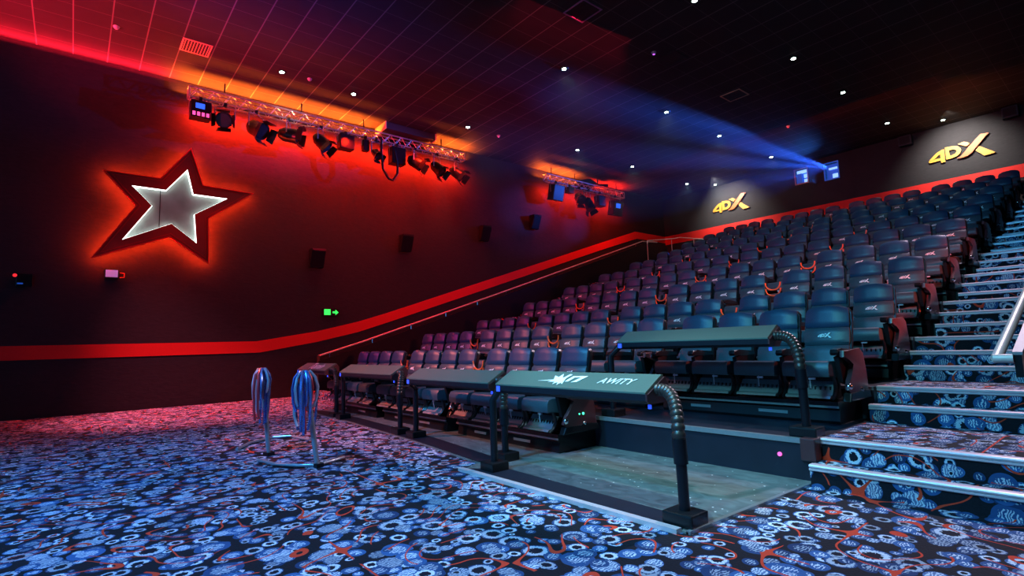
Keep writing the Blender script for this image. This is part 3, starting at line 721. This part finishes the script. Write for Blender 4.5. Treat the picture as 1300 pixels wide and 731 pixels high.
# ------------------------------------------------------------------ illuminated star on the left wall
OUT = [(2.04, 6.23), (2.32, 5.34), (3.47, 5.31), (2.46, 4.52), (2.49, 3.39), (1.66, 3.97), (0.22, 3.35), (0.98, 4.63), (0.36, 5.36), (1.43, 5.36)]
INN = [(1.98, 5.68), (2.12, 5.09), (2.87, 5.09), (2.16, 4.59), (2.22, 3.88), (1.69, 4.30), (0.76, 3.82), (1.29, 4.68), (0.89, 5.10), (1.56, 5.10)]
star = thing('wall_star', 'large red star with glowing white star inset on the left wall', 'star sign', (WX, 1.85, 4.8))
OUT = [(y - 1.85, z - 4.8) for y, z in OUT]; INN = [(y - 1.85, z - 4.8) for y, z in INN]
def ring(outer, inner, x0, x1):
    m = MB(); n = len(outer)
    V = [[m.v((x, p[0], p[1])) for p in L] for x in (x0, x1) for L in (outer, inner)]
    for i in range(n):
        j = (i + 1) % n
        m.bm.faces.new((V[2][i], V[2][j], V[3][j], V[3][i])); m.bm.faces.new((V[0][i], V[1][i], V[1][j], V[0][j]))
        m.bm.faces.new((V[0][i], V[0][j], V[2][j], V[2][i])); m.bm.faces.new((V[1][i], V[3][i], V[3][j], V[1][j]))
    return m
def sc(L, k): return [(y * k, z * k) for y, z in L]
ring(OUT, INN, 0.20, 0.24).build('star_face', M['star'], star)
def grow(L, k):                                       # offset towards or away from the centre
    return [(y * k, z * k) for y, z in L]
ring(OUT, grow(OUT, 0.965), 0.24, 0.265).build('outer_bead', M['redpaint'], star)
ring(grow(OUT, 0.90), grow(OUT, 0.885), 0.24, 0.25).build('inner_bead', M['redpaint'], star)
ring(grow(OUT, 0.95), grow(OUT, 0.90), 0.02, 0.20).build('back_tray', M['black'], star)
ring(grow(OUT, 0.975), grow(OUT, 0.952), 0.14, 0.17).build('red_led_strip', M['ledstrip'], star)
MB().prism(INN, 'x', 0.10, 0.115).build('inner_star', M['lightbox'], star)
ring(INN, grow(INN, 0.985), 0.116, 0.215).build('white_led_strip', M['whitestrip'], star)
MB().box(0.115, 0.120, -0.40, -0.385, -0.62, 0.32).build('seam', M['black'], star)

# ------------------------------------------------------------------ trusses and stage lights
def truss(label, y0, y1, z0, rods, n):
    x = -14.40; h = 0.25; wd = 0.22; L = y1 - y0
    t = thing('lighting_truss', label, 'truss', (x, y0, z0), 0, 'lighting trusses along the wall')
    ch = [(-wd / 2, 0), (wd / 2, 0), (-wd / 2, h), (wd / 2, h)]
    for cx, cz in ch: MB().tube([(cx, 0, cz), (cx, L, cz)], 0.025, 8).build('chord', M['alu'], t, True)
    lat = MB()
    for i in range(n):
        a, c = L * i / n, L * (i + 1) / n; m_ = (a + c) / 2
        for sx in (-wd / 2, wd / 2): lat.tube([(sx, a, 0), (sx, m_, h)], 0.010, 5).tube([(sx, m_, h), (sx, c, 0)], 0.010, 5)
        lat.tube([(-wd / 2, a, 0), (wd / 2, m_, 0)], 0.010, 5).tube([(wd / 2, m_, h), (-wd / 2, c, h)], 0.010, 5)
    lat.build('lattice', M['alu'], t)
    fr = MB()
    for yy in (0.0, L): fr.tube([(-wd / 2, yy, 0), (wd / 2, yy, 0), (wd / 2, yy, h), (-wd / 2, yy, h), (-wd / 2, yy, 0)], 0.02, 6)
    fr.build('end_frame', M['alu'], t)
    for yy in rods: MB().tube([(0, yy - y0, h), (0, yy - y0, CZ - z0)], 0.018, 6).build('hanging_rod', M['black'], t)
    return t
truss('long lighting truss hung along the left wall above the star', 1.92, 9.95, 7.42, [2.7, 4.6, 6.4, 7.9, 9.1], 22)
truss('short lighting truss farther back along the left wall', 13.75, 18.4, 7.42, [14.1, 15.4, 16.8, 18.0], 13)

def lamp_can(label, y, z, aimd, r, L, col, lens, x=-14.28):
    """round spotlight in a yoke, hung from the truss"""
    t = thing('stage_light', label, 'stage light', (x, y, 7.40), 0, 'stage lights on the trusses')
    dz = z - 7.40; a = Vector(aimd).normalized()
    c = Vector((0, 0, dz)); b_ = c - a * L * 0.5; f = c + a * L * 0.5
    MB().tube([b_, b_ + a * L * 0.25, b_ + a * L * 0.5, f - a * 0.02, f], [r * 0.55, r * 0.9, r * 0.92, r * 1.0, r * 1.05], 14).build('lamp_can', M['gloss'], t, True)
    MB().tube([f, f + a * 0.012], r * 0.86, 14).build('lens', lens, t)
    s_ = a.cross(Vector((0, 0, 1)))
    s_ = s_.normalized() if s_.length > 0.05 else Vector((0, 1, 0))
    MB().tube([c + s_ * (r + 0.03), c + s_ * (r + 0.03) + Vector((0, 0, -dz * 0.75)), Vector((0, 0, -0.05)), c - s_ * (r + 0.03) + Vector((0, 0, -dz * 0.75)), c - s_ * (r + 0.03)], 0.016, 6).build('yoke', M['grille'], t)
    MB().box(-0.05, 0.05, -0.035, 0.035, -0.06, 0.03, 0.008).build('clamp', M['black'], t)
    fv = MB(); up_ = s_.cross(a)
    for q in (s_, -s_, up_, -up_):
        e1 = q.cross(a) * r * 0.75
        p0, p1 = f + q * r, f + q * r * 1.35 + a * r * 0.8
        fv.bm.faces.new([fv.v(p) for p in (p0 + e1, p0 - e1, p1 - e1 * 1.15, p1 + e1 * 1.15)])
    bo = fv.build('barn_door', M['gloss'], t)
    md = bo.modifiers.new('thick', 'SOLIDIFY'); md.thickness = 0.008
    return t
def lamp_box(label, y, z, w_, h_, d_, lens, grill=None, x=-14.28, tilt=0.0):
    t = thing('stage_light', label, 'stage light', (x, y, 7.40), 0, 'stage lights on the trusses')
    dz = z - 7.40
    T = Matrix.Translation((0, 0, dz)) @ Matrix.Rotation(tilt, 4, 'Y')
    m_ = MB(); m_.T = T; m_.box(-d_ / 2, d_ / 2, -w_ / 2, w_ / 2, -h_ / 2, h_ / 2, 0.02); m_.build('housing', M['gloss'], t)
    if lens is not None:
        m_ = MB(); m_.T = T; m_.box(d_ / 2, d_ / 2 + 0.012, -w_ * 0.28, w_ * 0.16, h_ * 0.02, h_ * 0.32); m_.build('lens', lens, t)
    if grill is not None:
        m_ = MB(); m_.T = T
        for i in range(4): m_.box(d_ / 2, d_ / 2 + 0.012, -w_ * 0.42 + i * w_ * 0.22, -w_ * 0.42 + i * w_ * 0.22 + w_ * 0.14, -h_ * 0.42, -h_ * 0.20)
        m_.build('light_grille', grill, t)
    MB().tube([(0, w_ / 2 + 0.015, dz), (0, w_ / 2 + 0.015, -0.05), (0, -w_ / 2 - 0.015, -0.05), (0, -w_ / 2 - 0.015, dz)], 0.014, 6).build('yoke', M['grille'], t)
    MB().box(-0.05, 0.05, -0.035, 0.035, -0.06, 0.03, 0.008).build('clamp', M['black'], t)
    return t
DL = M['lens']
lamp_box('boxy stage light with a blue lens at the left end of the long truss', 2.16, 7.08, 0.44, 0.42, 0.30, M['bluelens'], M['pinkled'])
lamp_can('round stage light second from the left on the long truss', 2.70, 7.02, (0.75, -0.25, -0.45), 0.19, 0.40, 0, DL)
lamp_can('largest round stage light, third from the left on the long truss', 3.42, 6.95, (0.65, 0.45, -0.45), 0.22, 0.45, 0, DL)
lamp_can('drum stage light facing right, fourth from the left on the long truss', 4.22, 6.96, (0.45, 0.85, -0.15), 0.20, 0.48, 0, DL)
lamp_can('tilted stage light fifth from the left on the long truss', 5.10, 6.98, (0.5, 0.55, -0.75), 0.19, 0.46, 0, M['bluelens'] if False else DL)
lamp_box('plain black box light in the middle of the long truss', 5.80, 7.10, 0.42, 0.42, 0.30, None)
lamp_box('small slim box light right of the plain box light', 6.40, 7.14, 0.18, 0.34, 0.18, None)
lamp_can('small stage light left of the hanging cable loop', 6.74, 6.98, (0.6, 0.1, -0.6), 0.13, 0.34, 0, DL)
lamp_box('black box light above the hanging cable loop', 7.42, 7.02, 0.46, 0.52, 0.30, None)
lamp_can('round stage light fourth from the right end of the long truss', 8.05, 6.98, (0.5, 0.6, -0.45), 0.20, 0.46, 0, DL)
lamp_can('stage light with pale lens second from the right end of the long truss', 8.85, 6.94, (0.6, 0.35, -0.65), 0.19, 0.46, 0, DL)
lamp_can('stage light at the right end of the long truss', 9.60, 6.92, (0.6, 0.5, -0.6), 0.19, 0.46, 0, DL)
cl = thing('cable_loop', 'black cable loop hanging below the long truss', 'cable', (-14.06, 7.05, 7.42))
MB().tube([(0, -0.25, 0), (0, -0.24, -0.5), (0, -0.20, -0.95), (0, -0.02, -1.22), (0, 0.12, -1.24), (0, 0.28, -1.0), (0, 0.26, -0.65), (0, 0.18, -0.3)], 0.035, 8).build('cable', M['black'], cl, True)
lamp_box('box light at the left end of the short truss', 14.2, 6.98, 0.55, 0.60, 0.34, None, M['redled'] if False else None, tilt=0.25)
lamp_box('small box light second from the left on the short truss', 14.95, 7.20, 0.30, 0.24, 0.24, None)
lamp_can('stage light third from the left on the short truss', 15.5, 6.98, (0.6, -0.2, -0.5), 0.20, 0.46, 0, DL)
lamp_can('stage light pointing down in the middle of the short truss', 16.05, 6.80, (0.35, 0.15, -0.9), 0.20, 0.50, 0, DL)
lamp_box('box light second from the right on the short truss', 16.75, 7.02, 0.42, 0.44, 0.30, None)
lamp_box('box light with a glowing blue face at the right end of the short truss', 17.75, 6.86, 0.62, 0.62, 0.32, M['bluelens'], None, tilt=0.2)
du = thing('cable_tray', 'dark folded panels lying on top of the short truss', 'panel', (-14.4, 16.4, 7.70))
MB().prism([(-0.9, 0.005), (0.9, 0.005), (0.95, 0.17), (0.3, 0.06), (-0.2, 0.20), (-0.7, 0.06)], 'x', -0.12, 0.12).build('panel', M['gloss'], du)
dk = thing('ceiling_duct', 'dark duct box under the ceiling behind the long truss', 'duct', (-14.42, 7.85, 7.78))
MB().box(-0.42, 0.30, -0.85, 0.85, 0.0, 0.21, 0.01).build('duct_box', M['darkvent'], dk)
MB().box(-0.44, 0.32, -0.88, -0.85, -0.015, 0.21).box(-0.44, 0.32, 0.85, 0.88, -0.015, 0.21).build('duct_flange', M['ventframe'], dk)

# ------------------------------------------------------------------ wall speakers, signs
def speaker(label, y, z, s_=1.0, dark=True):
    t = thing('wall_speaker', label, 'speaker', (WX, y, z), 0, 'surround speakers on the left wall')
    p = [(0.05, 0.26), (0.05, -0.26), (0.16, -0.26), (0.34, 0.20), (0.33, 0.26)]
    MB().prism([(q[0] * s_, q[1] * s_) for q in p], 'y', -0.19 * s_, 0.19 * s_, 0.012).build('speaker_cabinet', M['gloss'], t)
    MB().prism([(0.165 * s_, -0.235 * s_), (0.335 * s_, 0.19 * s_), (0.345 * s_, 0.185 * s_), (0.175 * s_, -0.24 * s_)], 'y', -0.17 * s_, 0.17 * s_).build('speaker_grille', M['black'], t)
    MB().box(0.0, 0.06, -0.05, 0.05, -0.08, 0.08).build('wall_bracket', M['black'], t)
for lab, y, z in (('black wall speaker left of the green exit sign', 5.15, 3.75), ('black wall speaker right of the exit sign, above the rail', 7.92, 4.45),
                  ('dim black wall speaker below the right end of the long truss', 11.0, 5.10), ('dim black wall speaker below the short truss', 13.4, 5.8)):
    speaker(lab, y, z)
ex = thing('exit_sign', 'small green lit exit sign low on the left wall', 'exit sign', (WX, 5.60, 2.27))
MB().box(0.0, 0.05, -0.24, 0.24, -0.11, 0.11, 0.01).build('sign_box', M['black'], ex)
MB().box(0.05, 0.056, -0.20, -0.02, -0.08, 0.08).build('green_pane', M['green'], ex)
ar = [(0.04, 0.02), (0.12, 0.02), (0.12, 0.07), (0.21, -0.01), (0.12, -0.08), (0.12, -0.03), (0.04, -0.03)]
MB().prism(ar, 'x', 0.05, 0.056).build('green_arrow', M['green'], ex)
pb = thing('wall_fitting', 'small pale lit fitting on the wall below the star', 'wall fitting', (WX, 0.62, 3.05))
MB().box(0.0, 0.10, -0.14, 0.12, -0.11, 0.11, 0.012).build('housing', M['black'], pb)
MB().box(0.10, 0.108, -0.12, 0.10, -0.07, 0.09).build('lit_face', glow('lilac_face', (0.42, 0.24, 0.62), 0.45), pb)
MB().tube([(0.05, 0.14, 0.04), (0.05, 0.22, 0.03), (0.05, 0.22, -0.06), (0.05, 0.14, -0.07)], 0.010, 6).build('cable', M['orange'], pb)
rb = thing('wall_beacon', 'small red lamp on the wall at the far left', 'lamp', (WX, -0.92, 2.87))
MB().box(0.0, 0.09, -0.03, 0.22, -0.16, 0.10, 0.01).build('housing', M['gloss'], rb)
MB().ball((0.10, -0.05, 0.06), 0.035).build('red_lens', M['redled'], rb, True)
MB().box(0.09, 0.096, -0.01, 0.08, -0.12, -0.09).build('blue_display', M['boothblue'], rb)

# ------------------------------------------------------------------ logos and boxes on the back wall
for lab, x in (('gold 4DX sign on the back wall near the left corner', -12.26), ('gold 4DX sign on the back wall at the right', -4.38)):
    t = thing('wall_sign', lab, 'wall sign', (x, BY - 0.06, 6.76), 0, 'gold 4DX signs')
    for part, keys, m_ in (('numeral_four', ['four', 'four_h'], 'yellow'), ('letter_d', ['d', 'd_h'], 'yellow'), ('letter_x_stroke', ['x1'], 'goldorange'), ('letter_x_flick', ['x2a'], 'yellow'), ('letter_x_tail', ['x2b'], 'yellow')):
        o = link(part, curve_mesh(part, scaled(keys, 1.0), 0.02, M[m_]), t); o.rotation_euler = (math.radians(90), 0, 0)
        o.location = (0, 0.02 if part != 'letter_x_stroke' else 0.0, 0)
    MB().box(0.3, 0.34, 0.035, 0.06, 0.1, 0.3).box(0.6, 0.64, 0.035, 0.06, 0.36, 0.40).box(1.3, 1.36, 0.035, 0.06, 0.08, 0.2).build('wall_spacer', M['black'], t)
for lab, x, z in (('black box speaker high on the back wall left of the right sign', -4.90, 7.76), ('black box speaker high on the back wall at the right edge', -2.22, 7.80)):
    t = thing('wall_speaker', lab, 'speaker', (x, BY, z), 0, 'speakers on the back wall')
    MB().box(-0.19, 0.19, -0.26, -0.02, -0.17, 0.17, 0.012).build('speaker_cabinet', M['riser'], t)
    MB().box(-0.15, 0.15, -0.268, -0.26, -0.13, 0.13).build('speaker_grille', M['black'], t)
    MB().box(-0.05, 0.05, -0.02, 0.0, -0.05, 0.05).build('wall_bracket', M['black'], t)

# ------------------------------------------------------------------ ceiling fittings
DLS = [(-8.75, 9.16, 'above the middle of the seats, the brightest near one'), (-5.04, 13.41, 'above the right seats'), (-4.99, 16.5, 'behind the bright right one'), (-8.72, 13.46, 'in the middle of the ceiling'),
       (-4.94, 20.19, 'left of the right sign'), (-3.75, 21.45, 'close above the right sign'), (-13.05, 9.23, 'near the right end of the long truss'), (-12.45, 13.53, 'left of the short truss'),
       (-8.76, 16.56, 'left of the projector beam'), (-12.45, 16.64, 'above the short truss'), (-8.71, 20.24, 'nearest the projection ports'), (-13.02, 5.51, 'above the middle of the long truss'),
       (-12.95, 3.66, 'above the left end of the long truss'), (-12.54, 20.57, 'near the far left corner'), (-11.88, 21.77, 'above the left gold sign'), (-5.27, 9.39, 'at the top edge of the picture')]
dproto = None
for x, y, lab in DLS:
    if dproto is None:
        dproto = thing('ceiling_downlight', '', 'downlight', (x, y, CZ)); o = dproto
        MB().tube([(0, 0, -0.012), (0, 0, 0.0)], [0.10, 0.11], 20).build('bezel', M['black'], dproto)
        MB().tube([(0, 0, -0.020), (0, 0, -0.012)], 0.052, 16).build('lens', M['lampglass'], dproto)
        note_kids(dproto)
    else: o = dup(dproto, (x, y, CZ))
    tag(o, 'round white downlight in the ceiling ' + lab, 'downlight', 'ceiling downlights')
    l = spot('downlight_lamp', (x, y, CZ - 0.05), (x, y, 0), (0.75, 1.0, 0.92), 36, 120, 0.9, 0.05)
def vent(label, x, y, m_frame, slats=True, s_=0.285):
    t = thing('ceiling_vent', label, 'vent', (x, y, CZ), 0, 'square vents in the ceiling')
    f = MB()
    f.box(-s_, s_, -s_, -s_ + 0.03, -0.015, 0).box(-s_, s_, s_ - 0.03, s_, -0.015, 0).box(-s_, -s_ + 0.03, -s_ + 0.03, s_ - 0.03, -0.015, 0).box(s_ - 0.03, s_, -s_ + 0.03, s_ - 0.03, -0.015, 0)
    f.build('frame', m_frame, t)
    MB().box(-s_ + 0.03, s_ - 0.03, -s_ + 0.03, s_ - 0.03, -0.006, 0).build('backing', M['darkvent'], t)
    q = MB()
    for i in range(9 if slats else 4):
        u = -s_ + 0.06 + i * (2 * s_ - 0.12) / (8 if slats else 3)
        q.box(-s_ + 0.03, s_ - 0.03, u - 0.008, u + 0.008, -0.014, -0.004)
    q.build('slats', M['ventframe'] if slats else M['darkvent'], t)
vent('slatted ceiling vent lit red above the left wall', -12.97, 1.84, M['ventframe'])
vent('dark square ceiling vent at the top edge of the picture', -6.88, 7.83, mat('mauve_frame', (0.30, 0.16, 0.34), 0.5), False)
vent('dark square ceiling vent beside the violet sensor', -6.88, 10.95, M['darkvent'], False)
vent('square ceiling vent with a pale orange frame', -6.93, 14.12, M['ventframe'], False)
def sensor(label, x, y, m_):
    t = thing('ceiling_sensor', label, 'sensor', (x, y, CZ), 0, 'small sensors on the ceiling')
    MB().tube([(0, 0, -0.05), (0, 0, -0.03), (0, 0, 0)], [0.03, 0.05, 0.06], 12).build('dome', M['paleface'], t, True)
    MB().tube([(0, 0, -0.056), (0, 0, -0.05)], 0.028, 10).build('indicator', m_, t)
sensor('small violet sensor dome on the ceiling beside a dark vent', -6.95, 10.36, M['violet'])
sensor('small pale sensor on the ceiling above the long truss', -12.9, 4.31, M['paleface'])
sensor('small pale sensor on the red ceiling above the star', -13.05, 0.42, M['paleface'])
sensor('small pink sensor on the ceiling near the long truss end', -13.04, 10.44, M['pinkled'])
sensor('small red sensor on the ceiling before the projection ports', -7.0, 17.7, M['redled'])

# ------------------------------------------------------------------ projector haze
hm = bpy.data.materials.new('projector_haze'); hm.use_nodes = True
nt = hm.node_tree; nt.nodes.remove(nt.nodes['Principled BSDF'])
vsx = nt.nodes.new('ShaderNodeVolumeScatter'); vsx.inputs['Color'].default_value = (0.8, 0.85, 1, 1); vsx.inputs['Density'].default_value = 0.015
vsx.inputs['Anisotropy'].default_value = 0.35
nt.links.new(vsx.outputs[0], nt.nodes['Material Output'].inputs['Volume'])
hz = MB().prism([(-13.9, 9.0), (-7.0, 9.0), (-6.6, BY - 0.12), (-13.9, BY - 0.12)], 'z', 5.95, 7.94)
ho = hz.build('projector_haze', hm); tag(ho, 'thin blue haze in the projector beam under the ceiling', 'haze', None, 'stuff')
PB = (-7.32, BY - 0.16, 7.50)
for dst, p, a in (((-8.76, 13.0, 7.75), 900, 9), ((-8.2, 17.0, 7.70), 600, 10), ((-9.9, 16.0, 7.35), 900, 9), ((-10.3, 14.0, 7.35), 450, 9), ((-12.0, 16.5, 6.75), 260, 11), ((-12.8, 17.5, 6.35), 110, 9)):
    spot('projector_beam', PB, dst, (0.03, 0.14, 1.0), p * 22, a, 0.9, 0.02)
spot('projector_beam', PB, (-10.3, 15.5, 7.1), (0.03, 0.10, 1.0), 900, 50, 0.6, 0.02)
spot('projector_beam', (-8.40, BY - 0.16, 7.45), (-12.5, 17.0, 6.85), (0.03, 0.12, 1.0), 1500, 24, 0.5, 0.02)
spot('projector_spill', (-7.7, BY - 0.6, 6.9), (-8.0, BY - 1.9, 7.99), (0.04, 0.22, 1.0), 200, 80, 1.0, 0.05)
